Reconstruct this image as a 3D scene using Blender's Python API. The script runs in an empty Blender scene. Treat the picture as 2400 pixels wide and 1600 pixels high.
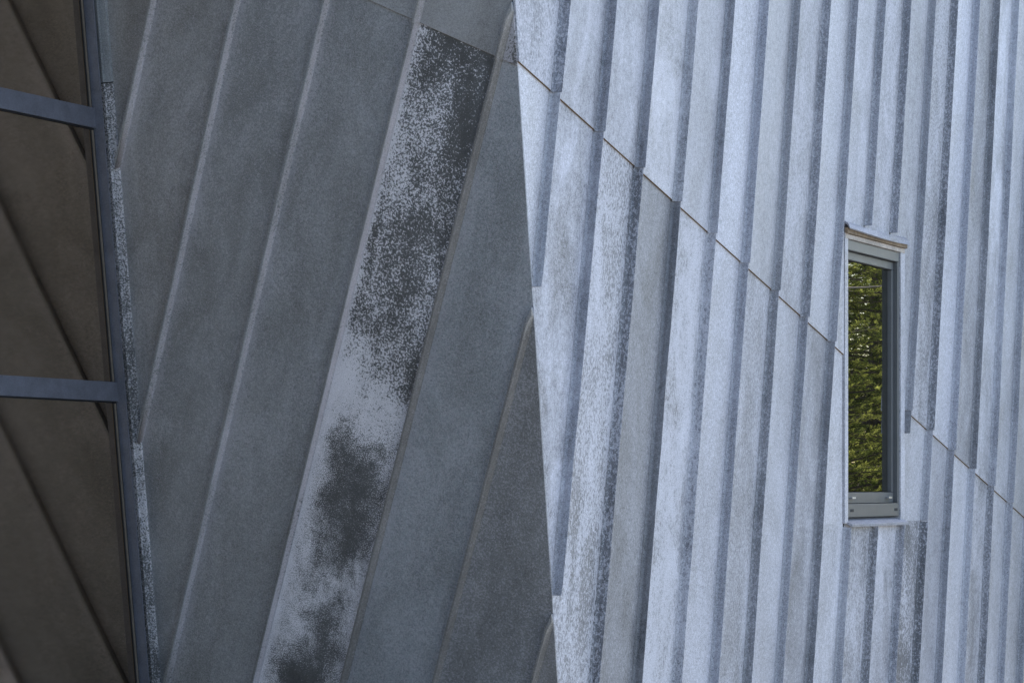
import bpy, bmesh, math, random
import numpy as np
from mathutils import Vector, Matrix

# ------------------------------------------------------------------ camera
F, HZ, EYE = 6650.0, 1140.0, 1.65          # focal length and horizon row in photograph pixels, eye height
sc = bpy.context.scene
COL = sc.collection
cam_d = bpy.data.cameras.new('camera')
cam = bpy.data.objects.new('camera', cam_d); COL.objects.link(cam)
cam.location = (0, 0, EYE); cam.rotation_euler = (math.radians(90), 0, 0)
cam_d.sensor_width = 36.0; cam_d.lens = F / 2400 * 36.0
cam_d.shift_x = 0.0; cam_d.shift_y = (HZ - 800) / 2400
cam_d.clip_start = 0.1; cam_d.clip_end = 800
sc.camera = cam

# ------------------------------------------------------------------ sky, sun, exposure
SUN_AZ = math.radians(20.5)                 # behind the building, just grazing past the right wall
SUN_EL = math.radians(42)
w = bpy.data.worlds.new('World'); sc.world = w; w.use_nodes = True
nt = w.node_tree
bg = nt.nodes['Background']
sky = nt.nodes.new('ShaderNodeTexSky'); sky.sky_type = 'NISHITA'; sky.sun_disc = False
sky.sun_elevation = SUN_EL; sky.sun_rotation = SUN_AZ
sky.air_density = 1.0; sky.dust_density = 0.9; sky.ozone_density = 1.0
nt.links.new(sky.outputs[0], bg.inputs[0]); bg.inputs[1].default_value = 0.13
sd = bpy.data.lights.new('sun', 'SUN'); sd.energy = 4.0; sd.angle = math.radians(0.53); sd.color = (1.0, 0.94, 0.85)
sun = bpy.data.objects.new('sun', sd); COL.objects.link(sun)
sdir = Vector((math.sin(SUN_AZ) * math.cos(SUN_EL), math.cos(SUN_AZ) * math.cos(SUN_EL), math.sin(SUN_EL)))
sun.rotation_euler = sdir.to_track_quat('Z', 'Y').to_euler(); sun.location = sdir * 40
sc.view_settings.view_transform = 'Standard'; sc.view_settings.look = 'None'
sc.view_settings.gamma = 1.0; sc.view_settings.exposure = 1.64
sc.cycles.use_denoising = True

R = random.Random(7)
rad = math.radians

# ------------------------------------------------------------------ node helpers
class NT:
    def __init__(s, name):
        s.m = bpy.data.materials.new(name); s.m.use_nodes = True
        s.t = s.m.node_tree; s.b = s.t.nodes['Principled BSDF']; s.out = s.t.nodes['Material Output']
    def n(s, typ, **kw):
        nd = s.t.nodes.new(typ)
        for k, v in kw.items(): setattr(nd, k, v)
        return nd
    def put(s, sock, v):
        if hasattr(v, 'is_linked'): s.t.links.new(v, sock)
        elif v is not None: sock.default_value = v
    def math(s, op, a, b=None, c=None, clamp=False):
        nd = s.n('ShaderNodeMath', operation=op); nd.use_clamp = clamp
        s.put(nd.inputs[0], a); s.put(nd.inputs[1], b); s.put(nd.inputs[2], c)
        return nd.outputs[0]
    def vmath(s, op, a, b=None):
        nd = s.n('ShaderNodeVectorMath', operation=op); s.put(nd.inputs[0], a); s.put(nd.inputs[1], b)
        return nd.outputs[0]
    def noise(s, vec, scale, detail=2.0, rough=0.55, dist=0.0):
        nd = s.n('ShaderNodeTexNoise'); s.put(nd.inputs['Vector'], vec)
        nd.inputs['Scale'].default_value = scale; nd.inputs['Detail'].default_value = detail
        nd.inputs['Roughness'].default_value = rough; nd.inputs['Distortion'].default_value = dist
        return nd.outputs['Fac']
    def attr(s, name, kind='OBJECT'):
        nd = s.n('ShaderNodeAttribute'); nd.attribute_type = kind; nd.attribute_name = name
        return nd.outputs['Fac']
    def mix(s, f, a, b):
        nd = s.n('ShaderNodeMix', data_type='RGBA'); s.put(nd.inputs['Factor'], f)
        s.put(nd.inputs[6], a); s.put(nd.inputs[7], b); return nd.outputs[2]
    def step(s, x, lo, hi):
        nd = s.n('ShaderNodeMapRange', interpolation_type='SMOOTHSTEP')
        s.put(nd.inputs[0], x); s.put(nd.inputs[1], lo); s.put(nd.inputs[2], hi); return nd.outputs[0]
    def lin(s, x, a, b, c, d):
        nd = s.n('ShaderNodeMapRange'); s.put(nd.inputs[0], x)
        for i, v in enumerate((a, b, c, d)): s.put(nd.inputs[i + 1], v)
        return nd.outputs[0]
    def bump(s, h, strength, dist):
        nd = s.n('ShaderNodeBump'); s.put(nd.inputs['Height'], h)
        nd.inputs['Strength'].default_value = strength; nd.inputs['Distance'].default_value = dist
        return nd

def plain(name, col, rough=0.6, metal=0.0, grain=0.12, scale=60.0):
    q = NT(name); v = q.n('ShaderNodeTexCoord').outputs['Object']
    g = q.noise(v, scale, 3.0); g2 = q.noise(v, scale * 0.08, 3.0)
    k = q.math('ADD', q.lin(g, 0.3, 0.7, 1 - grain, 1 + grain), q.lin(g2, 0.3, 0.7, -grain, grain))
    c = q.vmath('SCALE', (col[0], col[1], col[2])); c.node.inputs['Scale'].default_value = 1.0
    q.t.links.new(k, c.node.inputs['Scale'])
    q.put(q.b.inputs['Base Color'], c)
    q.b.inputs['Roughness'].default_value = rough; q.b.inputs['Metallic'].default_value = metal
    return q.m

def zinc(name, grain_scale, flake_scale, painted=False, white=(0.62, 0.62, 0.64), metal=0.25, rough=0.5, stretch=1.0, soft=0.025, warm=(1.07, 1.02, .99, 1), cool=(0.94, 1.02, 1.09, 1), gr=0.24, can=0.35, edge_w=0.03):
    """patinated zinc sheet: grain, soft clouds and pale flakes; tone, flakes and hue come from each sheet"""
    q = NT(name)
    tc = q.n('ShaderNodeTexCoord').outputs['Object']
    seed = q.attr('seed')
    off = q.n('ShaderNodeCombineXYZ'); q.put(off.inputs[0], q.math('MULTIPLY', seed, 17.3)); q.put(off.inputs[1], q.math('MULTIPLY', seed, 9.1)); q.put(off.inputs[2], seed)
    v = q.vmath('ADD', tc, off.outputs[0])
    vs = q.vmath('MULTIPLY', v, (1.0, stretch, 1.0))
    tone = q.attr('tone'); dens = q.attr('dens'); con = q.attr('con'); hue = q.attr('hue'); mott = q.attr('mott')
    uv = q.n('ShaderNodeUVMap', uv_map='UVMap').outputs[0]
    sep = q.n('ShaderNodeSeparateXYZ'); q.put(sep.inputs[0], uv); ux = sep.outputs[0]
    grain = q.noise(v, grain_scale, 2.0, 0.6)
    cloud = q.noise(q.vmath('MULTIPLY', v, (1.0, 0.45, 1.0)), 5.0, 5.0, 0.62, 0.6)
    drift = q.noise(q.vmath('MULTIPLY', v, (1.0, 0.3, 1.0)), 1.7, 2.0)
    blot = q.noise(v, 26.0, 3.0, 0.6)
    # base tone
    k = q.math('ADD', q.lin(grain, 0.25, 0.75, -gr, gr), q.math('MULTIPLY', q.lin(cloud, 0.3, 0.7, -0.30, 0.30), mott))
    k = q.math('ADD', k, q.math('MULTIPLY', q.lin(blot, 0.3, 0.7, -0.10, 0.10), mott))
    k = q.math('ADD', k, q.lin(q.noise(vs, grain_scale * .42, 3.0, .7), 0.3, 0.7, -0.55 * gr, 0.55 * gr))
    k = q.math('ADD', k, q.lin(drift, 0.3, 0.7, -0.10, 0.10))
    val = q.math('MULTIPLY', tone, q.math('ADD', k, 1.0))
    tint = q.mix(q.lin(hue, -1.0, 1.0, 0.0, 1.0), warm, cool)
    base = q.vmath('SCALE', tint); q.put(base.node.inputs['Scale'], val)
    # flakes of pale patina
    fl = q.noise(vs, flake_scale, 3.5, 0.62, 0.5)
    fl2 = q.noise(vs, flake_scale * 2.3, 1.0, 0.5)
    den = dens
    if painted:
        pv = q.attr('stain', 'GEOMETRY'); fine = q.attr('fine', 'GEOMETRY')
        den = q.math('ADD', pv, q.math('ADD', q.lin(cloud, 0.3, 0.7, -0.22, 0.22), q.lin(blot, .3, .7, -.10, .10)))
        fl = q.math('ADD', q.math('MULTIPLY', fl, q.math('SUBTRACT', 1.0, fine)), q.math('MULTIPLY', fl2, fine))
    else:
        den = q.math('ADD', den, q.math('MULTIPLY', q.lin(cloud, 0.3, 0.7, -0.25, 0.25), con))
        den = q.math('ADD', den, q.math('MULTIPLY', q.math('SUBTRACT', q.noise(q.vmath('ADD', vs, (5., 3., 1.)), 9.0, 3.0), 0.5), 0.5))
        edge = q.math('SUBTRACT', 1.0, q.step(q.math('ADD', ux, q.lin(blot, 0.3, 0.7, -0.012, 0.012)), 0.0, edge_w))
        den = q.math('ADD', den, q.math('MULTIPLY', edge, q.attr('rim')))
    thr = q.math('SUBTRACT', 0.69, q.math('MULTIPLY', den, 0.36))
    mask = q.step(q.math('SUBTRACT', fl, thr), -soft, soft)
    if painted: mask = q.math('ADD', q.math('MULTIPLY', mask, 0.90), q.math('MULTIPLY', q.step(q.math('ADD', den, q.lin(blot, .3, .7, -.1, .1)), 0.25, 1.0), 0.20), clamp=True)
    wcol = q.vmath('SCALE', white); q.put(wcol.node.inputs['Scale'], q.math('ADD', q.math('ADD', q.lin(fl2, 0.3, 0.7, 0.74, 1.06), q.lin(grain, .25, .75, -.6 * gr, .6 * gr)), q.lin(cloud, .3, .7, -.12, .12)))
    col = q.mix(q.math('MULTIPLY', mask, con), base, wcol)
    q.put(q.b.inputs['Base Color'], col)
    q.b.inputs['Metallic'].default_value = metal
    q.put(q.b.inputs['Roughness'], q.math('ADD', q.math('MULTIPLY', mask, 0.16), q.lin(cloud, 0.3, 0.7, rough - 0.07, rough + 0.09)))
    b1 = q.bump(drift, can, 0.05)
    b2 = q.bump(q.math('ADD', q.math('MULTIPLY', mask, 0.5), grain), 0.12, 0.0015)
    q.t.links.new(b1.outputs[0], b2.inputs['Normal']); q.t.links.new(b2.outputs[0], q.b.inputs['Normal'])
    return q.m

def glass(name, tint, ior, base, rough, wave):
    q = NT(name); q.b.inputs['IOR'].default_value = ior
    q.b.inputs['Specular Tint'].default_value = (*tint, 1)
    v = q.n('ShaderNodeTexCoord').outputs['Object']
    d = q.noise(v, 7.0, 6.0, 0.7); d2 = q.noise(q.vmath('MULTIPLY', v, (1., .2, 1.)), 30.0, 4.0, 0.7)    # dust and dried rain runs
    k = q.vmath('SCALE', base); q.put(k.node.inputs['Scale'], q.math('ADD', q.lin(d, .35, .75, .4, 1.5), q.lin(d2, .4, .8, 0., .9)))
    q.put(q.b.inputs['Base Color'], k)
    q.put(q.b.inputs['Roughness'], q.lin(d, 0.3, 0.8, rough * .6, rough * 1.6))
    if wave:
        bp_ = q.bump(q.noise(v, 1.6, 1.0), wave, 0.004); q.t.links.new(bp_.outputs[0], q.b.inputs['Normal'])
    return q.m

M = {}
M['right'] = zinc('zinc_pale', 230.0, 105.0, white=(0.60, 0.59, 0.635), metal=0.20, rough=0.56, stretch=0.6, soft=0.03, warm=(1.01, .985, 1.01, 1), cool=(.98, .98, 1.10, 1), gr=.46, can=.6, edge_w=.08)
M['left'] = zinc('zinc_grey', 330.0, 105.0, gr=.40, edge_w=.06, white=(0.58, 0.55, 0.585), metal=0.20, rough=0.55)
M['blot'] = zinc('zinc_blotched', 320.0, 118.0, painted=True, white=(0.92, 0.885, 0.92), metal=0.1, rough=0.55, soft=.03)
M['trim_spot'] = zinc('zinc_spotted', 320.0, 135.0, white=(0.84, 0.80, 0.83), metal=0.15, rough=0.55, soft=.06)
M['lap'] = plain('lap_edge_stain', (0.16, 0.10, 0.055), 0.8)
M['frame_blue'] = plain('powder_coat_slate', (0.125, 0.13, 0.158), 0.40, 0.0, 0.16, 160)
M['frame_grey'] = plain('powder_coat_grey', (0.095, 0.10, 0.107), 0.42, 0.0, 0.06, 200)
M['gasket'] = plain('gasket', (0.010, 0.010, 0.012), 0.7)
M['bead'] = plain('glazing_bead', (0.16, 0.135, 0.11), 0.5)
M['wood'] = plain('weathered_wood', (0.20, 0.145, 0.095), 0.85, 0.0, 0.3, 35)
M['pale_trim'] = plain('pale_fascia', (0.42, 0.37, 0.33), 0.8, 0.0, 0.25, 70)
M['steel'] = plain('steel_clip', (0.6, 0.6, 0.62), 0.3, 0.8)
M['glass'] = glass('dark_glass', (1.0, 0.79, 0.60), 5.4, (0.012, 0.010, 0.008), 0.07, 0.12)
M['pane'] = glass('window_glass', (1.0, 1.0, 0.95), 4.4, (0.003, 0.003, 0.003), 0.0, 0.0)
M['backing'] = plain('membrane', (0.02, 0.02, 0.021), 0.9)
M['render'] = plain('grey_render', (0.28, 0.28, 0.28), 0.9)

# ------------------------------------------------------------------ object helpers
def link(name, me, mat, parent=None):
    o = bpy.data.objects.new(name, me); COL.objects.link(o)
    if mat and not me.materials: me.materials.append(mat)
    if parent: o.parent = parent
    return o
def tag(o, label=None, cat=None, group=None, kind=None):
    for k, v in (('label', label), ('category', cat), ('group', group), ('kind', kind)):
        if v: o[k] = v
    return o
def empty(name, M4):
    o = bpy.data.objects.new(name, None); COL.objects.link(o); o.matrix_world = M4; o.empty_display_size = 0.2
    return o
class MB:
    def __init__(s): s.v = []; s.f = []; s.uv = []
    def add(s, vs, fs, uv=None):
        k = len(s.v); s.v += [tuple(p) for p in vs]; s.f += [tuple(i + k for i in f) for f in fs]
        s.uv += list(uv) if uv else [(0.3, 0.0)] * len(vs)
    def prism(s, bot, top):
        n = len(bot)
        s.add(list(bot) + list(top), [tuple(range(n - 1, -1, -1)), tuple(range(n, 2 * n))] + [(i, (i + 1) % n, n + (i + 1) % n, n + i) for i in range(n)])
    def mesh(s, name, smooth=None, bevel=0.0):
        me = bpy.data.meshes.new(name); me.from_pydata(s.v, [], s.f); me.update()
        uvl = me.uv_layers.new(name='UVMap')
        for l in me.loops: uvl.data[l.index].uv = s.uv[l.vertex_index]
        if bevel:
            bm = bmesh.new(); bm.from_mesh(me)
            bmesh.ops.bevel(bm, geom=bm.edges[:], offset=bevel, segments=2, affect='EDGES', profile=0.6)
            bm.to_mesh(me); bm.free()
        if smooth:
            for p in me.polygons: p.use_smooth = True
            me.set_sharp_from_angle(angle=rad(smooth))
        return me

# ------------------------------------------------------------------ the three wall planes
TH = math.atan((4214.0 - 1200) / F)                      # right wall recedes at this angle from the view axis
ORG = np.array([10.6 * 54 / F, 10.6, EYE])
CAMP = np.array([0.0, 0.0, EYE]); UPZ = np.array([0.0, 0, 1])
def ray(u, v): return np.array([(u - 1200) / F, 1.0, (HZ - v) / F])
def hit(u, v, P, n):
    a = ray(u, v); return CAMP + a * (((P - CAMP) @ n) / (a @ n))
class Frame:
    def __init__(s, o, ax, ay, an): s.o, s.ax, s.ay, s.an = [np.array(q, float) for q in (o, ax, ay, an)]
    def M4(s):
        m = Matrix.Identity(4)
        for i in range(3):
            m[i][0], m[i][1], m[i][2], m[i][3] = s.ax[i], s.ay[i], s.an[i], s.o[i]
        return m
    def loc(s, p): q = np.asarray(p) - s.o; return np.array([q @ s.ax, q @ s.ay, q @ s.an])
    def pix(s, u, v, h=0.0): return s.loc(hit(u, v, s.o + s.an * h, s.an))[:2]
    def zrow(s): return (s.ax[2], s.ay[2], s.o[2])       # world z = x*a + y*b + c
g = np.array([math.sin(TH), math.cos(TH), 0.0]); nr = np.array([math.cos(TH), -math.sin(TH), 0.0])
A_R = rad(12.2)
FR = Frame(ORG, math.cos(A_R) * g - math.sin(A_R) * UPZ, math.sin(A_R) * g + math.cos(A_R) * UPZ, nr)
c_top = hit(1203, 0, ORG, nr); c_bot = hit(1306.5, 1600, ORG, nr)
t_l = np.array([math.cos(rad(36)), -math.sin(rad(36)), 0.0])
e_ = (c_top - c_bot) / np.linalg.norm(c_top - c_bot)
nl = np.cross(t_l, e_); nl /= np.linalg.norm(nl)
up_l = np.cross(nl, t_l)
A_L = rad(23.7)
FL = Frame(c_bot, math.cos(A_L) * t_l - math.sin(A_L) * up_l, math.sin(A_L) * t_l + math.cos(A_L) * up_l, nl)
# glass wall: parallel to the right wall, through the inner corner line on the left wall
i_top = hit(218.5, 0, c_bot, nl); i_bot = hit(352, 1600, c_bot, nl)
ng = np.cross(g, i_top - i_bot); ng /= np.linalg.norm(ng)
if ng[0] < 0: ng = -ng
up_g = np.cross(ng, g); up_g *= np.sign(up_g[2])
FG = Frame(i_bot, g, up_g, ng)
Z0, Z1 = 0.0, 5.2

# ------------------------------------------------------------------ 2D clipping
def clip(poly, a, b, c):                                  # keep a*x + b*y <= c
    out = []
    for i in range(len(poly)):
        p, q = poly[i], poly[(i + 1) % len(poly)]
        dp, dq = a * p[0] + b * p[1] - c, a * q[0] + b * q[1] - c
        if dp <= 0: out.append(p)
        if dp * dq < 0:
            k = dp / (dp - dq); out.append((p[0] + (q[0] - p[0]) * k, p[1] + (q[1] - p[1]) * k))
    return out
def area(poly): return 0.5 * sum(poly[i][0] * poly[(i + 1) % len(poly)][1] - poly[(i + 1) % len(poly)][0] * poly[i][1] for i in range(len(poly))) if len(poly) > 2 else 0
def through(p, q, keep):                                  # half plane bounded by the line p-q that holds the point keep
    a, b = q[1] - p[1], p[0] - q[0]; c = a * p[0] + b * p[1]
    if a * keep[0] + b * keep[1] > c: a, b, c = -a, -b, -c
    return (a, b, c)
def neg(h): return (-h[0], -h[1], -h[2])
def clips(poly, hs):
    for h in hs:
        poly = clip(poly, *h)
        if len(poly) < 3: return []
    return poly if abs(area(poly)) > 2e-4 else []
def line_span(a, b, hs, lo=-20.0, hi=20.0):               # part of x = a + b*y inside all half planes
    for (p, q, c) in hs:
        k = p * b + q; d = c - p * a
        if abs(k) < 1e-9:
            if d < 0: return None
        elif k > 0: hi = min(hi, d / k)
        else: lo = max(lo, d / k)
    return (lo, hi) if hi - lo > 0.015 else None
BIG = [(-20, -20), (20, -20), (20, 20), (-20, 20)]
def vline(a, b, side):                                    # x <= a+b*y (side 1) or x >= (side -1)
    return (1.0, -b, a) if side > 0 else (-1.0, b, -a)
def zlim(fr, z, side):
    ax, ay, c = fr.zrow(); return (ax * side, ay * side, (z - c) * side)

# ------------------------------------------------------------------ sheet builders (wall-local coordinates)
def face_mesh(polys, h, fin_line, thick=0.005):
    mb = MB()
    for poly in polys:
        if area(poly) < 0: poly = poly[::-1]
        n = len(poly)
        uv = [(abs(p[0] - fin_line[0] - fin_line[1] * p[1]), p[1]) for p in poly]
        mb.add([(p[0], p[1], h) for p in poly], [tuple(range(n))], uv)
        vs = [(p[0], p[1], h) for p in poly] + [(p[0], p[1], h - thick) for p in poly]
        mb.add(vs, [(i, n + i, n + (i + 1) % n, (i + 1) % n) for i in range(n)], uv + uv)
    return mb.mesh('sheet')
def fin_mesh(a, b, y0, y1, h, H, back, r, side, seed, k0=0.0, k1=0.0, taper=False, pinch=False):
    """upstand along x = a + b*y; side=+1: sheet lies on the -x side, -1: on the +x side"""
    rr = random.Random(seed); mb = MB()
    n = max(2, int((y1 - y0) / 0.28) + 1)
    prof = []
    for k in range(6):
        ph = k / 5 * math.pi / 2; prof.append((-r + r * math.sin(ph), r - r * math.cos(ph)))
    prof += [(0.0, H - 0.003), (0.0015, H), (back - 0.001, H), (back, H - 0.002), (back, -0.012)]
    rings = []; uv = []
    jx = [rr.uniform(-0.0014, 0.0014) for _ in range(n + 3)]; jh = [rr.uniform(-0.0012, 0.0012) for _ in range(n + 3)]
    ylist = [y0 + (y1 - y0) * i / n for i in range(n + 1)]
    if taper and y1 - y0 > 0.12:
        ylist = [y for y in ylist if y < y1 - 0.10] + [y1 - 0.035, y1]; n = len(ylist) - 1
    if pinch and y1 - y0 > 0.12:
        ylist = [y0, y0 + 0.042] + [y for y in ylist if y > y0 + 0.06]; n = len(ylist) - 1
    for i in range(n + 1):
        y = ylist[i]; hf = 0.45 if (taper and i == n) else 1.0
        for j, (px, pz) in enumerate(prof):
            lean = jx[i] * (pz / H)
            if pinch and i == 0: px = max(px, -0.001)
            sh = (k0 if i == 0 else k1 if i == n else 0.0) * side * px
            rings.append((a + b * y + side * (px + lean), y + sh, h + pz * hf + (jh[i] if 6 <= j <= 9 else 0.0)))
            uv.append((max(0.0, -px) if j < 7 else 0.3, y))
    m = len(prof); fs = []
    for i in range(n):
        for j in range(m - 1):
            q = (i * m + j, i * m + j + 1, (i + 1) * m + j + 1, (i + 1) * m + j)
            fs.append(q if side < 0 else q[::-1])
    fs.append(tuple(range(m)) if side < 0 else tuple(range(m - 1, -1, -1))); fs.append(tuple(n * m + j for j in (range(m - 1, -1, -1) if side < 0 else range(m))))
    mb.add(rings, fs, uv)
    me = mb.mesh('upstand', smooth=38)
    bm = bmesh.new(); bm.from_mesh(me); bmesh.ops.recalc_face_normals(bm, faces=bm.faces[:]); bm.to_mesh(me); bm.free()
    return me
def lap_mesh(p, q, h, depth, low):
    """stained cut edge under an overlapping sheet"""
    d = Vector((q[0] - p[0], q[1] - p[1])).normalized(); nn = Vector((d.y, -d.x))
    if nn.y > 0: nn = -nn
    mb = MB()
    a0 = (p[0] + nn.x * 0.0012, p[1] + nn.y * 0.0012); b0 = (q[0] + nn.x * 0.0012, q[1] + nn.y * 0.0012)
    a1 = (p[0] - nn.x * low, p[1] - nn.y * low); b1 = (q[0] - nn.x * low, q[1] - nn.y * low)
    mb.prism([(*a0, h - depth), (*b0, h - depth), (*b1, h - depth), (*a1, h - depth)], [(*a0, h - 0.0007), (*b0, h - 0.0007), (*b1, h - 0.0007), (*a1, h - 0.0007)])
    me = mb.mesh('lap')
    bm = bmesh.new(); bm.from_mesh(me); bmesh.ops.recalc_face_normals(bm, faces=bm.faces[:]); bm.to_mesh(me); bm.free()
    return me
def props(o, tone, dens, con, hue, mott, rim=0.0):
    o['tone'] = float(tone); o['dens'] = float(dens); o['con'] = float(con); o['hue'] = float(hue)
    o['mott'] = float(mott); o['rim'] = float(rim); o['seed'] = R.uniform(0, 9)
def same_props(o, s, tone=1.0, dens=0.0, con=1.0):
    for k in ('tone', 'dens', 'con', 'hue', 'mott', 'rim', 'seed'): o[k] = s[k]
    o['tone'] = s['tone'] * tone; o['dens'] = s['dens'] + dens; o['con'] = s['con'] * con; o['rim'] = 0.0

# ------------------------------------------------------------------ RIGHT WALL
RW = empty('zinc_wall', FR.M4())
tag(RW, 'pale bluish zinc wall of narrow upright sheets receding right, holding the small window', 'wall', kind='thing')
HR, RB = 0.040, 0.016
TIPS = [(1335, 0, 1269, 689), (1444, 0, 1318, 1384), (1543, 0, 1405.6, 1600), (1634.7, 0, 1505, 1600), (1720.4, 0, 1599, 1600), (1799.5, 0, 1684.7, 1600),
        (1874.5, 0, 1762, 1600), (1945.4, 0, 1836, 1600), (2010, 0, 1905.6, 1600), (2074.5, 0, 1973.5, 1600), (2134, 0, 2037, 1600), (2192, 0, 2100, 1600),
        (2244, 0, 2153.6, 1600), (2295, 0, 2208, 1600), (2342, 0, 2261, 1600), (2387, 0, 2308, 1600)]
BACK = 0.0045
fins = {}
for i, (u0, v0, u1, v1) in enumerate(TIPS):
    p, q = FR.pix(u0, v0, HR), FR.pix(u1, v1, HR)
    b = (p[0] - q[0]) / (p[1] - q[1]); fins[i] = (p[0] - b * p[1] - BACK, b)
pitch = (fins[15][0] - fins[0][0]) / 15; bm_ = sum(f[1] for f in fins.values()) / 16
for i in range(-3, 0): fins[i] = (fins[0][0] + pitch * i, fins[0][1])
for i in range(16, 27): fins[i] = (fins[15][0] + pitch * (i - 15), fins[15][1])
NF = 26
ct, cb = FR.loc(c_top)[:2], FR.loc(c_bot)[:2]
H_CORNER = through(ct, cb, (5, 0))
j0, j1 = FR.pix(1205, 138), FR.pix(2400, 1213)
H_UP = through(j0, j1, (0, 15)); H_LOW = neg(H_UP)
H_Z = [zlim(FR, Z1, 1), zlim(FR, Z0 + 0.06, -1)]
# wall coordinates: s along the wall (level), z up, o outwards
def W2L(s, z, o): return FR.loc(ORG + g * s + UPZ * (z - EYE) + nr * o)
def s_of(u, o=0.0): return (hit(u, HZ, ORG + nr * o, nr) - ORG) @ g
def z_of(u, v, o=0.0): return hit(u, v, ORG + nr * o, nr)[2]
sL, sR = s_of(1974.5), s_of(2117)
zB, zT = z_of(1980, 1226), z_of(1980, 531)
def s_half(s, side):                                      # side 1: keep s' <= s
    return (side * math.cos(A_R), side * math.sin(A_R), side * s)
WIN = [s_half(sL, -1), s_half(sR, 1), zlim(FR, zB, -1), zlim(FR, zT, 1)]
def sub_window(hs):
    """pieces of the region left over beside, above and below the window"""
    P = {}
    P['above'] = clips(BIG, hs + [zlim(FR, zT, -1)])
    P['below'] = clips(BIG, hs + [zlim(FR, zB, 1)])
    mid = [zlim(FR, zT, 1), zlim(FR, zB, -1)]
    P['left'] = clips(BIG, hs + mid + [s_half(sL, 1)])
    P['right'] = clips(BIG, hs + mid + [s_half(sR, -1)])
    return {k: v for k, v in P.items() if v}
UPT = {0: (.40, .48, .8, .5, 1.3), 1: (.47, .30, .6, .5, 1.0), 2: (.44, .10, .5, .4, 1.2), 3: (.52, .50, .7, -.3, 1.4), 4: (.47, .35, .5, .2, .7),
       5: (.56, .12, .4, .6, .5), 6: (.47, .10, .4, -.3, .5), 7: (.44, .48, .7, .1, .8), 8: (.54, .18, .4, .2, .5), 9: (.50, .42, .7, .2, .8),
       10: (.42, .48, .75, .3, .7), 11: (.46, .28, .5, 0, .7), 12: (.37, .52, .75, .1, .8), 13: (.58, .10, .4, .7, .4), 14: (.40, .36, .6, -.2, .8),
       15: (.55, .18, .5, .3, 1.2), 16: (.52, .2, .5, .2, .7)}
LOT = {0: (.55, .12, .3, .0, .5), 1: (.46, .18, .6, .7, 1.5), 2: (.36, .58, .8, .0, .9), 3: (.35, .14, .4, -.2, .9), 4: (.46, .70, .85, .2, 1.1),
       5: (.54, .14, .4, .6, .5), 6: (.40, .46, .6, -.1, .8), 7: (.50, .20, .5, .3, .6), 8: (.40, .30, .6, .1, 1.0), 9: (.54, .16, .4, .1, .5),
       10: (.37, .50, .7, -.2, .9), 11: (.50, .46, .8, .4, .9), 12: (.30, .42, .8, -.1, .7), 13: (.47, .24, .5, .5, .6), 14: (.58, .10, .4, .2, .4),
       15: (.40, .48, .7, .1, .8), 16: (.54, .16, .4, .3, .5), 17: (.52, .2, .5, .3, .6)}
LAP = 0.008
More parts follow.
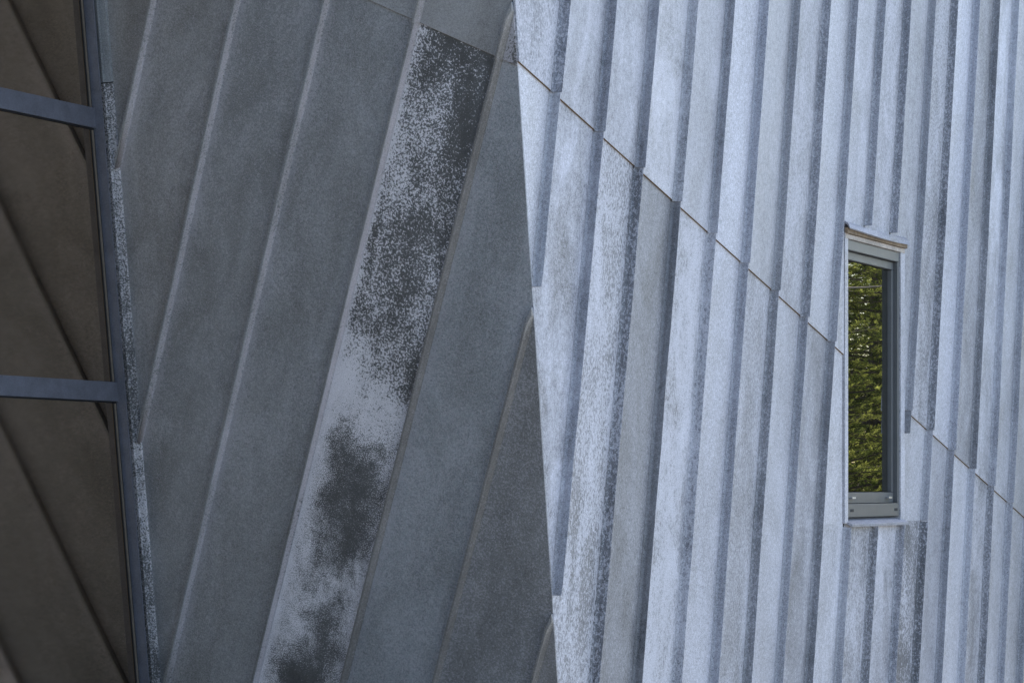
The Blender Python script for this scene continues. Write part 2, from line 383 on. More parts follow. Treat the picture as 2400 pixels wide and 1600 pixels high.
for n in range(-3, NF + 1):
    fl = fins.get(n); fp = fins.get(n - 1)
    side = [H_CORNER] + H_Z
    if fl: side.append(vline(fl[0] - RB, fl[1], 1))
    if fp and n not in (12,): side.append(vline(fp[0] + BACK, fp[1], -1))
    line = fl if fl else (fp[0] + pitch, fp[1])
    if not fl: side.append(vline(line[0], line[1], 1))
    near_win = 9 <= n <= 12
    jobs = []
    for row, hrow in (('up', H_UP), ('low', H_LOW)):
        hs = side + [hrow]
        if n == 12:                                        # this sheet reaches left to the window where the fold stops short
            hs = hs + [vline(fp[0] + BACK, fp[1], -1)] if row == 'up' else hs
        if near_win:
            if n == 12 and row == 'low':
                P = {'right': clips(BIG, hs + [zlim(FR, zB, -1), s_half(sR, -1)]), 'below': clips(BIG, hs + [zlim(FR, zB, 1), vline(fp[0] + BACK, fp[1], -1)])}
                # the stub of the fold stops where it meets the casing; left of it the sheet belongs to the neighbour above
                pr = P['right']
                yc = FR.pix(2119, 1017)[1]
                a = clips(pr, [(0, 1, yc)]); c_ = clips(pr, [(0, -1, -yc), vline(fp[0] + BACK, fp[1], -1)])
                jobs.append((row, [q for q in (a, c_) if q], 'right'))
                jobs.append((row, [P['below']], 'below'))
                continue
            P = sub_window(hs)
            if row == 'up': jobs.append((row, list(P.values()), 'main'))
            else:
                sidep = [P[k] for k in ('left', 'right', 'above') if k in P]
                if sidep: jobs.append((row, sidep, 'side'))
                if 'below' in P: jobs.append((row, [P['below']], 'below'))
        else:
            p = clips(BIG, hs)
            if p: jobs.append((row, [p], 'main'))
    for row, polys, piece in jobs:
        if not polys: continue
        h = LAP if row == 'up' else 0.0
        o = link('zinc_panel', face_mesh(polys, h, line, 0.0095 if row == 'up' else 0.0015), M['right'], RW)
        tab = UPT if row == 'up' else LOT
        pr = tab.get(n, (R.uniform(.42, .55), R.uniform(.1, .5), R.uniform(.4, .7), R.uniform(-.2, .6), R.uniform(.4, 1)))
        if n == 12 and row == 'low' and piece == 'right': pr = (.52, .16, .35, .1, .5)
        if n == 11 and row == 'low' and piece == 'side': pr = (.50, .2, .4, .2, .5)
        props(o, .80 * (.47 + 1.45 * (pr[0] - .47)), *pr[1:], rim=R.choice([-.3, .1, .2, .35]))
        if n == 11 and row == 'up': o['stub_host'] = 1
        if n == 12 and piece == 'below': o['label'] = 'dark sheet with ragged white flakes below the window'
        # the upstand on the right edge of this sheet
        if fl:
            hs = [H_CORNER] + H_Z + [H_UP if row == 'up' else H_LOW]
            if piece == 'below': hs.append(zlim(FR, zB - 0.004, 1))
            if piece in ('side', 'right') or (near_win and row == 'up'): hs.append(zlim(FR, zB, -1))
            sp = line_span(fl[0], fl[1], hs)
            if sp:
                segs = [sp]
                wsp = line_span(fl[0] + BACK, fl[1], [s_half(sL - 0.006, -1), s_half(sR, 1), zlim(FR, zB - 0.02, -1), zlim(FR, zT + 0.028, 1)])
                if wsp:
                    segs = []
                    if sp[0] < wsp[0]: segs.append((sp[0], min(sp[1], wsp[0])))
                    if sp[1] > wsp[1]: segs.append((max(sp[0], wsp[1]), sp[1]))
                if row == 'up': segs = [(a_ - (0.004 if abs(a_ - sp[0]) < 1e-6 else 0), b_) for a_, b_ in segs]
                for (y0, y1) in segs:
                    if y1 - y0 < 0.02: continue
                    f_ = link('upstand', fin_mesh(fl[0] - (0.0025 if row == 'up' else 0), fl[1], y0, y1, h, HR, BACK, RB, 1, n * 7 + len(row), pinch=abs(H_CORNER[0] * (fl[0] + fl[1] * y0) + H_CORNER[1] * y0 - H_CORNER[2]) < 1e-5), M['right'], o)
                    same_props(f_, o, 0.74, -0.08, 0.7)  # toned below its sheet: dull patina plus some shade put into the colour
        if row == 'up':
            # stained lap edge along the bottom of the upper sheets
            for poly in polys:
                for i in range(len(poly)):
                    p, q = poly[i], poly[(i + 1) % len(poly)]
                    if all(abs(H_UP[0] * z[0] + H_UP[1] * z[1] - H_UP[2]) < 1e-5 for z in (p, q)) and math.dist(p, q) > 0.02:
                        link('lap_edge', lap_mesh(p, q, h, 0.0075, 0.001), M['lap'], o)

# short end of the fold that stops against the window casing
ys0 = FR.pix(2119, 1017)[1]; ys1 = line_span(fins[11][0], fins[11][1], [H_LOW])[1]
host = [o for o in RW.children if o.name.startswith('zinc_panel')][-1]
for o in RW.children:
    if o.get('stub_host'): host = o; del o['stub_host']
st = link('upstand', fin_mesh(fins[11][0], fins[11][1], ys0, ys1 - .002, 0.0, HR, BACK, RB, 1, 77), M['right'], host)
props(st, .22, .1, .3, -.2, .3)

# ------------------------------------------------------------------ the small window in the right wall
win = empty('window', Matrix.Identity(4)); win.parent = RW
win['label'] = 'small upright window with grey frame mirroring sunlit spruces'
def wbox(mb, s0, s1, z0, z1, o0, o1):
    P = lambda o: [tuple(W2L(*q, o)) for q in ((s0, z0), (s1, z0), (s1, z1), (s0, z1))]
    mb.prism(P(o0), P(o1))
def wpart(name, mat, boxes, bevel=0.0015, parent=None):
    mb = MB()
    for b in boxes: wbox(mb, *b)
    o = link(name, mb.mesh(name, bevel=bevel), mat, parent or win); return o
def zcol(o, tone, dens=.3, con=.5, hue=.2, mott=.6): props(o, tone, dens, con, hue, mott); return o
a0, a1 = sL + 0.006, sR - 0.004                          # outside of casings
cw = 0.050
zcol(wpart('casing', M['right'], [(a0, a0 + cw, zB + 0.0, zT - 0.005, -0.05, 0.012)]), .44)
zcol(wpart('casing', M['right'], [(a1 - 0.075, a1, zB + 0.0, zT - 0.005, -0.05, 0.010)]), .42, .4, .6)
f0, f1 = a0 + cw + 0.002, a1 - 0.077
zf0, zf1 = zB + 0.030, zT - 0.060
# outer frame
fw = 0.052
wpart('frame', M['frame_grey'], [(f0, f1, zf1 - 0.050, zf1, -0.07, 0.004)])
wpart('frame', M['frame_grey'], [(f0, f0 + 0.030, zf0 + 0.068, zf1 - 0.052, -0.07, 0.002)])
wpart('frame', M['frame_grey'], [(f1 - 0.032, f1, zf0 + 0.068, zf1 - 0.052, -0.07, 0.002)])
low = wpart('frame', M['frame_grey'], [(f0, f1, zf0, zf0 + 0.066, -0.07, 0.004)])
for sx in (f0 + 0.06, f1 - 0.09):
    wpart('drain_slot', M['gasket'], [(sx, sx + 0.05, zf0 + 0.026, zf0 + 0.040, 0.003, 0.0055)], 0.0, )
# sash set back
g0, g1, h0, h1 = f0 + 0.032, f1 - 0.034, zf0 + 0.069, zf1 - 0.054
sw = 0.034
wpart('sash', M['frame_grey'], [(g0, g1, h1 - 0.038, h1, -0.07, -0.019)])
wpart('sash', M['frame_grey'], [(g0, g1, h0, h0 + 0.054, -0.07, -0.019)])
wpart('sash', M['frame_grey'], [(g0, g0 + 0.030, h0 + 0.056, h1 - 0.040, -0.07, -0.019)])
wpart('sash', M['frame_grey'], [(g1 - sw, g1, h0 + 0.056, h1 - 0.040, -0.07, -0.019)])
for sx in (g0 + 0.075, g1 - 0.14):
    wpart('clip', M['steel'], [(sx, sx + 0.055, h0 + 0.022, h0 + 0.031, -0.018, 0.0)], 0.001)
wpart('gasket', M['gasket'], [(g0 + 0.031, g1 - sw - 0.001, h0 + 0.0555, h1 - 0.0395, -0.075, -0.050)], 0.0)
wpart('pane', M['pane'], [(g0 + 0.034, g1 - sw - 0.004, h0 + 0.059, h1 - 0.043, -0.052, -0.040)], 0.0)
# head: boarded soffit, pale fascia, bent zinc flashing
wpart('fascia', M['pale_trim'], [(a0 + 0.002, a1 - 0.01, zT - 0.058, zT - 0.036, -0.05, 0.014)])
wpart('soffit_board', M['wood'], [(a0, a1 - 0.004, zT - 0.034, zT - 0.006, -0.02, 0.026)])
mb = MB(); NS = 14
prof = lambda k: [(0.004, 0.030 - 0.012 * math.sin(k * 3.1)), (0.030, 0.012), (0.040 + 0.006 * math.sin(k * 5), -0.010 - 0.010 * math.sin(k * math.pi)), (0.036, -0.014 - 0.010 * math.sin(k * math.pi)), (0.026, 0.004), (0.001, 0.020)]
vs = []
for i in range(NS + 1):
    k = i / NS; s = a0 - 0.004 + (a1 + 0.012 - a0) * k
    vs += [tuple(W2L(s, zT + dz, o)) for o, dz in prof(k)]
fs = []
for i in range(NS):
    for j in range(6): fs.append((i * 6 + j, i * 6 + (j + 1) % 6, (i + 1) * 6 + (j + 1) % 6, (i + 1) * 6 + j))
fs += [tuple(range(5, -1, -1)), tuple(NS * 6 + j for j in range(6))]
mb.add(vs, fs); me = mb.mesh('head_flashing', smooth=30)
zcol(link('head_flashing', me, M['right'], win), .26, .05, .2, 1., .4)
# sill: sloping zinc tray
mb = MB()
P = [tuple(W2L(*q)) for q in ((a0 + cw - .04, zB + .029, -.03), (a1 - .08, zB + .029, -.03), (a1 + .004, zB - .004, .034), (a0 - .004 + cw, zB - .004, .034))]
Q = [tuple(W2L(*q)) for q in ((a0 + cw - .04, zB + .023, -.03), (a1 - .08, zB + .023, -.03), (a1 + .004, zB - .018, .034), (a0 - .004 + cw, zB - .018, .034))]
mb.prism(Q, P); zcol(link('sill', mb.mesh('sill', bevel=0.001), M['right'], win), .26, .1, .3, .7, .5)

# backing behind the right wall with the opening left free
mb = MB()
sE = 11.6
cs = lambda z: (c_bot + (c_top - c_bot) * ((z - c_bot[2]) / (c_top[2] - c_bot[2])) - ORG) @ g + 0.035
for (p, q, r_, s_) in ([(cs(Z0), Z0), (sE, Z0), (sE, zB), (cs(zB), zB)], [(cs(zT), zT), (sE, zT), (sE, Z1), (cs(Z1), Z1)],
                       [(cs(zB), zB), (sL, zB), (sL, zT), (cs(zT), zT)], [(sR, zB), (sE, zB), (sE, zT), (sR, zT)]):
    mb.prism([tuple(W2L(*k, -0.05)) for k in (p, q, r_, s_)], [tuple(W2L(*k, -0.008)) for k in (p, q, r_, s_)])
link('backing', mb.mesh('backing'), M['backing'], RW)

# ------------------------------------------------------------------ LEFT WALL
LW = empty('zinc_wall', FL.M4())
tag(LW, 'dark grey overhanging zinc wall with slanting folds, between glass and pale wall', 'wall', kind='thing')
HL, RL, BKL = 0.031, 0.006, 0.012
LT = [(348.5, 0, 268, 377), (545, 0, 324, 999), (754, 0, 380, 1600), (977, 0, 586, 1600), (1193, 0, 795, 1600), (1240, 714, 1010, 1600), (1296, 1402, 1240, 1600)]
lf = {}
for i, (u0, v0, u1, v1) in enumerate(LT):
    p, q = FL.pix(u0, v0, HL), FL.pix(u1, v1, HL)
    b = (p[0] - q[0]) / (p[1] - q[1]); lf[i] = (p[0] - b * p[1] + BKL, b)
lp = (lf[6][0] - lf[0][0]) / 6
for i in range(-5, 0): lf[i] = (lf[0][0] + lp * i, 0.0)
for i in range(7, 10): lf[i] = (lf[6][0] + lp * (i - 6), 0.0)
lct, lcb = FL.loc(c_top)[:2], FL.loc(c_bot)[:2]
tr0, tr1 = FL.pix(250.5, 0), FL.pix(377.5, 1600)          # right edge of the flashing strip
ti0, ti1 = FL.loc(i_top)[:2], FL.loc(i_bot)[:2]           # its left edge, on the glass
cen = FL.pix(700, 800)
HC = through(lct, lcb, cen); HT = through(tr0, tr1, cen)
lj0, lj1 = FL.pix(865, 0), FL.pix(1203, 150)
LUP = through(lj0, lj1, (0, 20)); LLO = neg(LUP)
LZ = [zlim(FL, Z1, 1), zlim(FL, Z0 + 0.06, -1)]
# tone, flakes, contrast, hue, mottle, rim
LTAB = {('low', -1): (.24, .28, .40, -.5, .7, .1), ('low', 0): (.24, .36, .46, -.2, .6, .42), ('low', 1): (.24, .36, .46, .1, .6, .42), ('low', 2): (.245, .36, .46, .1, .6, .45),
        ('low', 4): (.25, .46, .46, .5, .6, .3), ('low', 5): (.18, .40, .42, -.3, .7, .1), ('low', 6): (.20, .3, .3, -.9, .8, .3),
        ('up', 2): (.27, .28, .32, -.3, .5, .2), ('up', 3): (.27, .28, .32, -.5, .5, .2), ('up', 4): (.10, .42, .8, -.8, .8, .25)}
for n in range(-5, 10):
    fl, fn = lf.get(n), lf.get(n + 1)
    hs0 = [HC, HT] + LZ + [vline(fl[0] + RL, fl[1], -1)]
    if fn: hs0.append(vline(fn[0] - BKL - 0.006, fn[1], 1))
    if n == -1: pass
    for row, hrow in (('up', LUP), ('low', LLO)):
        poly = clips(BIG, hs0 + [hrow])
        h = 0.0045 if row == 'up' else 0.0
        sp = line_span(fl[0], fl[1], [HC, HT] + LZ + [hrow])
        if not poly: continue
        special = (n == 3 and row == 'low')
        if special:
            # fine grid carrying the map of the white bloom and the dark clouds in it
            ys = [p[1] for p in poly]; ya, yb = min(ys), max(ys)
            NX, NY = 22, 190
            vs = []; uv = []
            for i in range(NY + 1):
                for j in range(NX + 1):
                    y = ya + (yb - ya) * i / NY
                    x0 = fl[0] + fl[1] * y + RL; x1 = fn[0] + fn[1] * y - BKL
                    x = x0 + (x1 - x0) * j / NX
                    yy = y
                    lim = (LLO[2] - LLO[0] * x) / LLO[1]           # below the lap
                    yy = min(yy, lim)
                    zl = LZ[1]; yy = max(yy, (zl[2] - zl[0] * x) / zl[1])
                    vs.append((x, yy, h)); uv.append((x - x0, yy))
            fs = [(i * (NX + 1) + j, i * (NX + 1) + j + 1, (i + 1) * (NX + 1) + j + 1, (i + 1) * (NX + 1) + j) for i in range(NY) for j in range(NX)]
            mb = MB(); mb.add(vs, fs, uv); me = mb.mesh('sheet')
            aS = me.attributes.new('stain', 'FLOAT', 'POINT'); aF = me.attributes.new('fine', 'FLOAT', 'POINT')
            ang = (lf[4][0] - lf[3][0])
            vtop = FL.pix(1000, 90)[1]; vbot = FL.pix(700, 1560)[1]
            rows = [(40, .46, .30, .22, .18), (130, .50, .36, .34, .12), (250, .54, .50, .22, .10), (350, .62, .50, .46, .34), (420, .58, .52, .56, .50), (500, .52, .34, .20, .42),
                    (600, .60, .44, .30, .46), (700, .66, .60, .46, .40), (780, .74, .72, .62, .34), (860, .84, .80, .82, .58), (930, .86, .74, .80, .78), (975, .88, .42, .72, .72),
                    (1010, .90, .20, .18, .66), (1080, .88, .26, .06, .56), (1130, .88, .16, .12, .46), (1200, .86, .30, .10, .50), (1260, .86, .40, .14, .60), (1310, .88, .62, .40, .80),
                    (1345, .84, .36, .66, .84), (1390, .80, .58, .34, .84), (1430, .88, .46, .12, .74), (1480, .90, .56, .08, .62), (1530, .84, .24, .10, .58), (1600, .84, .10, .06, .52), (1900, .8, .4, .3, .6)]
            wx = [0.06, 0.36, 0.66, 0.95]
            for k, p in enumerate(vs):
                j = k % (NX + 1); wq = j / NX
                vv = 90 + (p[1] - vtop) / (vbot - vtop) * (1560 - 90) - (wq - 0.5) * -40
                vv += 16 * math.sin(wq * 9 + vv * 0.02)
                for r0, r1 in zip(rows, rows[1:]):
                    if vv <= r1[0] or r1 is rows[-1]:
                        f = min(1, max(0, (vv - r0[0]) / (r1[0] - r0[0]))); f = f * f * (3 - 2 * f)
                        pr = [a_ + (b_ - a_) * f for a_, b_ in zip(r0[1:], r1[1:])]; break
                aS.data[k].value = 0.86 * float(np.interp(wq + 0.04 * math.sin(vv * 0.045), wx, pr)) + 0.35 * max(0, 1 - wq / 0.06)
                aF.data[k].value = min(1, max(0, (vv - 800) / 250)) * 0.85
            o = link('zinc_panel', me, M['blot'], LW); props(o, .125, .4, .92, -.2, .9)
            o['label'] = 'blackened sheet with white bloom and dark clouds'
        else:
            o = link('zinc_panel', face_mesh([poly], h, fl), M['left'], LW)
            lt = ((R.uniform(.22, .27), R.uniform(.25, .35), .26, R.uniform(-.4, .4), .7, .35)); lt = LTAB.get((row, n), lt)
            props(o, lt[0] * 1.26, *lt[1:])
        if sp and sp[1] - sp[0] > 0.02:
            y0, y1 = sp
            def k_at(y):
                for hp in (HC, HT):
                    if abs(hp[0] * (fl[0] + fl[1] * y) + hp[1] * y - hp[2]) < 1e-6: return -hp[0] / hp[1]
                return 0.0
            if row == 'up': y0 -= 0.003
            f_ = link('upstand', fin_mesh(fl[0] + (0.002 if row == 'up' else 0), fl[1], y0, y1, h, HL, BKL, RL, -1, 90 + n * 3 + len(row), k_at(y0), k_at(y1), abs(HC[0] * (fl[0] + fl[1] * y1) + HC[1] * y1 - HC[2]) < 1e-6), M['left'], o)
            if special: props(f_, .25, -.2, .95, -.2, .8, 1.1)
            else: same_props(f_, o, 1.0, 0.0, 1.0); f_['dens'] = -.25; f_['rim'] = 0.98 if n < 4 else 0.55; f_['con'] = 0.85 if n < 4 else 0.3; f_['hue'] = o['hue'] if n < 4 else -0.9; f_['tone'] = o['tone'] if n < 4 else .22  # fold side whitened: pale patina plus its lit look put into the colour
        if row == 'up':
            for i in range(len(poly)):
                p, q = poly[i], poly[(i + 1) % len(poly)]
                if all(abs(LUP[0] * z[0] + LUP[1] * z[1] - LUP[2]) < 1e-5 for z in (p, q)) and math.dist(p, q) > 0.02:
                    link('lap_edge', lap_mesh(p, q, h, 0.004, 0.001), M['lap'], o)
# flashing strip along the glass, in two lengths, folded along its middle
def on_line(p, q, fr, z):
    ax, ay, c = fr.zrow(); zp, zq = ax * p[0] + ay * p[1] + c, ax * q[0] + ay * q[1] + c
    k = (z - zp) / (zq - zp); return (p[0] + (q[0] - p[0]) * k, p[1] + (q[1] - p[1]) * k)
def zat(u, v): return hit(u, v, FL.o, FL.an)[2]
zs = zat(235, 195)
for (za, zb, kind) in ((zs, Z1, 0), (Z0 + .06, zs - 0.004, 1)):
    mb = MB(); N = 24; vs = []
    for i in range(N + 1):
        z = za + (zb - za) * i / N
        A, B = on_line(ti0, ti1, FL, z), on_line(tr0, tr1, FL, z)
        lift = 0.004 if kind == 0 else 0.0
        for f, hh in ((0.0, -.01), (0.0, .018 + lift), (0.52, .020 + lift), (0.62, .016 + lift), (1.0, .009 + lift), (1.0, -.01)):
            vs.append((A[0] + (B[0] - A[0]) * f, A[1] + (B[1] - A[1]) * f, hh))
    fs = [(i * 6 + j, i * 6 + j + 1, (i + 1) * 6 + j + 1, (i + 1) * 6 + j) for i in range(N) for j in range(5)] + [tuple(range(6)), tuple(N * 6 + j for j in range(6))]
    mb.add(vs, fs); me = mb.mesh('corner_flashing')
    bm = bmesh.new(); bm.from_mesh(me); bmesh.ops.recalc_face_normals(bm, faces=bm.faces[:]); bm.to_mesh(me); bm.free()
    o = link('corner_flashing', me, M['trim_spot'] if kind else M['left'], LW)
    if kind: props(o, .17, .50, .85, -.2, .8); o['label'] = 'flashing strip speckled white beside the glass'
    else: props(o, .30, .2, .3, .2, .5)
# one rust run on the fifth fold
p = FL.pix(1028, 1582, 0.004)
mb = MB(); NR_ = 11
for ring in range(1):
    pts = []
    for i in range(NR_):
        a = i / NR_ * 2 * math.pi; rr_ = 0.010 * (0.6 + 0.6 * R.random())
        pts.append((p[0] + rr_ * math.cos(a) * 0.7, p[1] + rr_ * math.sin(a) * 1.5))
    mb.prism([(*q, 0.0005) for q in pts], [(*q, 0.0014) for q in pts])
M['rust'] = plain('rust', (0.16, 0.045, 0.02), 0.9, 0.0, 0.4, 300)
link('rust_spot', mb.mesh('rust_spot'), M['rust'], LW)
mb = MB()
def on_world(pt, pb, z): k = (z - pb[2]) / (pt[2] - pb[2]); return pb + (pt - pb) * k
quad = [on_world(i_top, i_bot, Z0), on_world(c_top, c_bot, Z0) - t_l * .035, on_world(c_top, c_bot, Z1) - t_l * .035, on_world(i_top, i_bot, Z1)]
mb.prism([tuple(FL.loc(q) + np.array([0, 0, -0.05])) for q in quad], [tuple(FL.loc(q) + np.array([0, 0, -0.008])) for q in quad])
link('backing', mb.mesh('backing'), M['backing'], LW)

# ------------------------------------------------------------------ GLASS WALL on the left
GW = empty('glass_wall', FG.M4())
tag(GW, 'dark glazed wall with slate blue frame mirroring the zinc folds', 'glass wall', kind='thing')
LEN = 5.2                                                 # it runs on towards the viewer, out of the picture
def gpix(u, v, h=0.0): return FG.pix(u, v, h)
ja, jb = gpix(218.5, 0, .03), gpix(352, 1600, .03)        # jamb outer edge
ka, kb = gpix(196, 0, .0), gpix(328, 1600, .0)            # jamb inner edge
def xa(p, q, y): return p[0] + (q[0] - p[0]) * (y - p[1]) / (q[1] - p[1])
zg = lambda z: (z - FG.o[2]) / FG.ay[2]
Y0, Y1 = zg(Z0 + 0.03), zg(Z1)
def gprism(name, mat, pts, o0, o1, bevel=0.0015, parent=GW):
    mb = MB(); mb.prism([(*p, o0) for p in pts], [(*p, o1) for p in pts]); return link(name, mb.mesh(name, bevel=bevel), mat, parent)
JO, JI = lambda y: xa(ja, jb, y), lambda y: xa(ka, kb, y)
gprism('jamb', M['frame_blue'], [(JI(Y0), Y0), (JI(Y0) + .007, Y0), (JI(Y1) + .007, Y1), (JI(Y1), Y1)], -0.10, 0.045)
def gz(u, v): return gpix(u, v, .009)[1]
rows = []
for (va, vb) in ((228.5, 276.5), (885, 932)):             # the two transoms at u = 110
    rows.append((gz(110, vb), gz(110, va)))
hm = rows[0][1] - rows[0][0]
rows = [(Y0, Y0 + .09), (rows[1][0], rows[1][1]), (rows[0][0], rows[0][1]), (rows[0][0] + 1.12, rows[0][1] + 1.12), (Y1 - .09, Y1)]
XL = -LEN
posts = [XL + 1.75, XL + 0.05]
for (y0, y1) in rows:
    tr = gprism('transom', M['frame_blue'], [(XL, y0), (JI(y0) + .0005, y0), (JI(y1) + .0005, y1), (XL, y1)], -0.10, 0.009)
    gprism('transom_shade_strip', M['gasket'], [(XL, y0 - .007), (JI(y0 - .007) - .0255, y0 - .007), (JI(y0) - .0255, y0 - .0005), (XL, y0 - .0005)], -0.02, 0.004, 0.0, tr)  # thin black strip standing in for the shadow line under the transom
for x in posts:
    gprism('post', M['frame_blue'], [(x - .04, Y0), (x + .04, Y0), (x + .04, Y1), (x - .04, Y1)], -0.10, 0.011)
bays = [(XL + 0.09, lambda y: XL + 1.71), (XL + 1.79, lambda y: JI(y) - .0005)]
for k in range(len(rows) - 1):
    y0, y1 = rows[k][1], rows[k + 1][0]
    for bi, (x0, fx1) in enumerate(bays):
        o = gprism('pane', M['glass'], [(x0, y0), (fx1(y0) - .026, y0), (fx1(y1) - .026, y1), (x0, y1)], -0.020, -0.004, 0.0)
        if bi == 1:
            gprism('bead', M['bead'], [(fx1(y0) - .020, y0 + .001), (fx1(y0) - .012, y0 + .001), (fx1(y1) - .012, y1 - .009), (fx1(y1) - .020, y1 - .009)], -0.03, 0.005, 0.001, o)
            gprism('gasket', M['gasket'], [(fx1(y0) - .026, y0), (fx1(y0) - .0005, y0), (fx1(y1) - .0005, y1), (fx1(y1) - .026, y1)], -0.03, -0.001, 0.0, o)

# ------------------------------------------------------------------ the rest of the building, behind
C0, C1 = on_world(c_top, c_bot, Z0), on_world(c_top, c_bot, Z1)
I0, I1 = on_world(i_top, i_bot, Z0), on_world(i_top, i_bot, Z1)
G0, G1 = FG.o + FG.ax * XL + FG.ay * Y0, FG.o + FG.ax * XL + FG.ay * Y1
E0 = ORG + g * sE; E0 = np.array([E0[0], E0[1], Z0]); E1 = np.array([E0[0], E0[1], Z1])
inn = -nr * 7.0
B = empty('building', Matrix.Translation((E0[0] - 4, E0[1], 0)))
tag(B, 'flat roofed block carrying the zinc and glass walls, rising out of view', 'building')
def bpoly(name, mat, pts, ext):
    mb = MB(); off = np.array([B.location.x, B.location.y, B.location.z])
    a = [tuple(np.asarray(p) - off) for p in pts]; b_ = [tuple(np.asarray(p) + ext - off) for p in pts]
    mb.prism(a, b_); me = mb.mesh(name)
    bm = bmesh.new(); bm.from_mesh(me); bmesh.ops.recalc_face_normals(bm, faces=bm.faces[:]); bm.to_mesh(me); bm.free()
    return link(name, me, mat, B)
rl = lambda p, z: np.array([p[0], p[1], z])
eave = 0.10
ring = [G1 + nr * eave, I1 + nr * eave - g * 0.0 + nl * 0.0, C1 + nr * eave + nl * eave, E1 + nr * eave, E1 + inn, G1 + inn]
bpoly('roof', M['render'], [rl(p, Z1 + .02) for p in ring], np.array([0, 0, .28]))
bpoly('rear_wall', M['render'], [rl(E0 + inn, 0), rl(G0 + inn, 0), rl(G1 + inn, Z1), rl(E1 + inn, Z1)], -nr * 0.2)
bpoly('end_wall', M['render'], [rl(E0, 0), rl(E0 + inn, 0), rl(E1 + inn, Z1), rl(E1, Z1)], g * 0.2)
bpoly('end_wall', M['render'], [rl(G0, 0), rl(G0 + inn, 0), rl(G1 + inn, Z1), rl(G1, Z1)], -g * 0.2)

# ------------------------------------------------------------------ ground
q = NT('ground_mix'); v = q.n('ShaderNodeTexCoord').outputs['Object']
a = q.noise(v, 0.25, 4.0); b2 = q.noise(v, 14.0, 4.0, .7)
sp_ = q.n('ShaderNodeSeparateXYZ'); q.put(sp_.inputs[0], v)
edge_ = q.math('ADD', q.math('MULTIPLY', sp_.outputs[0], .8), q.math('ADD', sp_.outputs[1], q.math('MULTIPLY', a, 3.0)))
gravel = q.mix(q.step(q.math('ADD', a, q.math('MULTIPLY', b2, .25)), .52, .72), (.29, .29, .295, 1), (.20, .205, .18, 1))
q.put(q.b.inputs['Base Color'], q.mix(q.step(edge_, 1.5, 4.0), (.035, .032, .022, 1), gravel))  # unseen ground behind the viewer made dark to cut light on the walls
q.b.inputs['Roughness'].default_value = .95
bb = q.bump(b2, .6, .03); q.t.links.new(bb.outputs[0], q.b.inputs['Normal'])
mb = MB(); S = 300; K = 12
mb.add([(-S + 2 * S * i / K, -S + 2 * S * j / K, 0) for j in range(K + 1) for i in range(K + 1)], [(j * (K + 1) + i, j * (K + 1) + i + 1, (j + 1) * (K + 1) + i + 1, (j + 1) * (K + 1) + i) for j in range(K) for i in range(K)])
tag(link('ground', mb.mesh('ground'), q.m), 'pale gravel ground round the building, darkened behind the viewer to cut light', kind='structure')

# ------------------------------------------------------------------ spruces to the right of the wall, seen mirrored in the window
q = NT('spruce_needles'); v = q.n('ShaderNodeTexCoord').outputs['Object']
young = q.attr('young', 'GEOMETRY')
c1 = q.mix(q.lin(q.noise(v, 2.5, 3.0), .3, .7, 0, 1), (.03, .05, .014, 1), (.07, .095, .026, 1))
c2 = q.mix(young, c1, (.50, .52, .13, 1))
df = q.n('ShaderNodeBsdfDiffuse'); tr = q.n('ShaderNodeBsdfTranslucent'); mx = q.n('ShaderNodeMixShader'); mx.inputs[0].default_value = .5
q.put(df.inputs[0], c2); q.put(tr.inputs[0], c2)
q.t.links.new(df.outputs[0], mx.inputs[1]); q.t.links.new(tr.outputs[0], mx.inputs[2]); q.t.links.new(mx.outputs[0], q.out.inputs[0])
M['needle'] = q.m; M['bark'] = plain('spruce_bark', (.10, .075, .055), .95, 0, .35, 25)

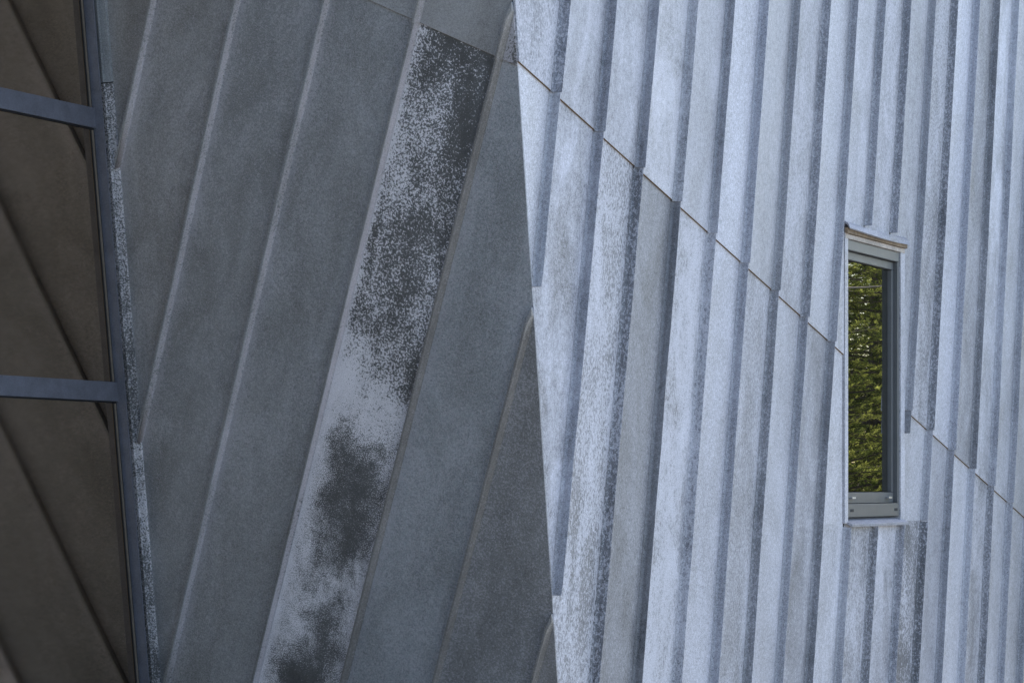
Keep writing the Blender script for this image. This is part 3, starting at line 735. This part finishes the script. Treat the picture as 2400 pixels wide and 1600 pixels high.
def spruce_meshes(seed, height, r0):
    rr = random.Random(seed); nrng = np.random.default_rng(seed)
    V = []; Fc = []; Y = []
    wood = MB()
    def tube(p, q, ra, rb, n=5):
        d = (q - p).normalized(); a = d.orthogonal().normalized(); b = d.cross(a)
        vs = []
        for c, r_ in ((p, ra), (q, rb)):
            for i in range(n):
                t = i / n * 2 * math.pi; vs.append(tuple(c + (a * math.cos(t) + b * math.sin(t)) * r_))
        wood.add(vs, [(i, (i + 1) % n, n + (i + 1) % n, n + i) for i in range(n)])
    def shoot(p, d, L, yg, dens=38):
        a = d.orthogonal().normalized(); b = d.cross(a)
        n = int(L * dens / 0.12)
        for i in range(n):
            s = rr.random(); t = rr.random() * 2 * math.pi
            out = (a * math.cos(t) + b * math.sin(t)) * 0.75 + d * 0.75
            ln = rr.uniform(.016, .026); base = p + d * (s * L)
            tip = base + out * ln; wd = d.cross(out).normalized() * rr.uniform(.0016, .0026)
            mid = base + out * (ln * .45)
            k = len(V); V.extend((base, mid + wd, tip, mid - wd)); Fc.append((k, k + 1, k + 2, k + 3))
            yy = yg * (0.5 + 0.5 * s) * rr.uniform(.7, 1.1); Y.extend((yy,) * 4)
        tube(p, p + d * L, .002, .001, 3)
    # trunk
    N = 14; prev = None
    for i in range(N + 1):
        z = height * i / N; c = Vector((.02 * math.sin(z * 1.3), .02 * math.cos(z * 1.7), z)); r_ = r0 * (1 - i / (N + .5))
        if prev: tube(prev[0], c, prev[1], r_, 8)
        prev = (c, r_)
    z = .12
    while z < height - .1:
        k = rr.randint(5, 7); reach = (height - z) * 0.36 + .12
        for i in range(k):
            az = rr.random() * 2 * math.pi; L = reach * rr.uniform(.75, 1.1)
            d = Vector((math.cos(az), math.sin(az), rr.uniform(-.22, .12))).normalized()
            p = Vector((0, 0, z + rr.uniform(-.08, .08))); step = .13; s = 0
            while s < L:
                d = (d + Vector((0, 0, .045 * (s / L)))).normalized()
                q_ = p + d * step; tube(p, q_, .012 * (1 - s / L) + .003, .012 * (1 - (s + step) / L) + .0025, 4)
                if s > L * .18:
                    side = d.cross(Vector((0, 0, 1))).normalized()
                    for sg in (-1, 1):
                        dd = (d * .75 + side * sg * rr.uniform(.5, .95) + Vector((0, 0, rr.uniform(-.12, .32)))).normalized()
                        ll = (L - s) * .32 + .07
                        tipy = rr.random() < .45
                        shoot(p, dd, min(ll, .16), 0.15 if ll > .16 else (rr.uniform(.6, 1) if tipy else .2))
                        if ll > .16:
                            e = p + dd * .16
                            for kk in range(3):
                                d3 = (dd + Vector((rr.uniform(-.6, .6), rr.uniform(-.6, .6), rr.uniform(-.1, .5)))).normalized()
                                shoot(e, d3, rr.uniform(.07, .13), rr.uniform(.5, 1) if rr.random() < .6 else .1)
                p = q_; s += step
            shoot(p, (d + Vector((0, 0, .3))).normalized(), .13, 1.0, 50)
        z += rr.uniform(.20, .29)
    me = bpy.data.meshes.new('crown'); me.from_pydata([tuple(x) for x in V], [], Fc); me.update()
    at = me.attributes.new('young', 'FLOAT', 'POINT'); at.data.foreach_set('value', Y)
    return wood.mesh('trunk'), me
wm, cm = spruce_meshes(5, 4.6, .075)
hitw = hit(2043, 870, ORG, nr); dr = ray(2043, 870); dr = np.array([dr[0], dr[1], 0]); dr /= np.linalg.norm(dr)
rf = dr - 2 * (dr @ nr) * nr; sdv = np.array([-rf[1], rf[0], 0])
spots = [(5.2, -1.45, 1.25, 'young spruce nearest the wall, bright shoots mirrored low in the window'),
         (7.4, -0.85, 1.08, 'young spruce just behind the nearest one, mirrored in the middle of the window'),
         (9.2, -.6, 1.35, 'loose spruce with a bare twig, mirrored high in the window')]
for k, (dist, side_) in enumerate(((15.0, -.7), (15.8, 1.0), (17.2, -1.6), (18.0, .1), (19.4, 1.6), (20.6, -.6), (22.0, .8), (23.5, -1.3), (25.0, .2), (27.0, 1.0), (29.0, -.6), (31.0, .4))):
    spots.append((dist, side_, 1.45 + (k * 37 % 10) * .03, 'tall spruce in the dark wood behind the mirrored young trees'))
for i, (dist, side_, scl, lab) in enumerate(spots):
    p = hitw + rf * dist + sdv * side_
    tO = empty('spruce_tree', Matrix.LocRotScale(Vector((p[0], p[1], 0)), Matrix.Rotation(i * 1.9, 3, 'Z').to_quaternion(), Vector((scl,) * 3)))
    tag(tO, lab, 'tree', 'spruces mirrored in the window' if i < 3 else 'dark wood behind the mirrored spruces')
    if i == 0: wo, co = link('trunk', wm, M['bark'], tO), link('crown', cm, M['needle'], tO)
    else:
        for src in (wo, co):
            c = src.copy(); COL.objects.link(c); c.parent = tO

# unseen spruces added behind the viewer to cut the light from that side
for k, (x, y, scl) in enumerate(((-10, -1, 3.0), (-8, -4, 2.8), (-5.5, -6.5, 3.1), (-2.8, -7.5, 2.9), (.2, -9, 3.2), (-12.5, 2.5, 3.2), (-10.5, -7, 3.4), (-7, -10, 3.5), (-3, -11.5, 3.4), (1.5, -13.5, 3.5), (-15, -3, 3.6))):
    tO = empty('spruce_tree', Matrix.LocRotScale(Vector((x, y, 0)), Matrix.Rotation(k * 2.3, 3, 'Z').to_quaternion(), Vector((scl,) * 3)))
    tag(tO, 'tall unseen spruce added behind the viewer to shade the walls', 'tree', 'unseen spruces added for shade')
    for src in (wo, co):
        c = src.copy(); COL.objects.link(c); c.parent = tO

# one bare pale twig across the gap between the young spruces
p = hitw + rf * 7.0; mb = MB(); pts = []
for k in range(9):
    t = k / 8; pts.append(Vector(p + sdv * (-.34 + .72 * t) + UPZ * 0) + Vector((0, 0, 1.65 + (1140 - 682) / F * 21.8 - p[2] + .05 * (t - .35) ** 2 * 2)))
for a_, b_, k in zip(pts, pts[1:], range(8)):
    d = (b_ - a_).normalized(); u_ = d.orthogonal().normalized(); v_ = d.cross(u_); r_ = .009 - .0007 * k
    mb.add([tuple(c + (u_ * math.cos(i * 1.2566) + v_ * math.sin(i * 1.2566)) * r_) for c in (a_, b_) for i in range(5)], [(i, (i + 1) % 5, 5 + (i + 1) % 5, 5 + i) for i in range(5)])
M['twig'] = plain('bare_twig', (.42, .36, .30), .8)
tw = link('bare_twig', mb.mesh('bare_twig', smooth=60), M['twig'])
host = [o for o in bpy.data.objects if o.get('label', '').startswith('loose spruce')][0]
bpy.context.view_layer.update(); tw.parent = host; tw.matrix_parent_inverse = host.matrix_world.inverted()
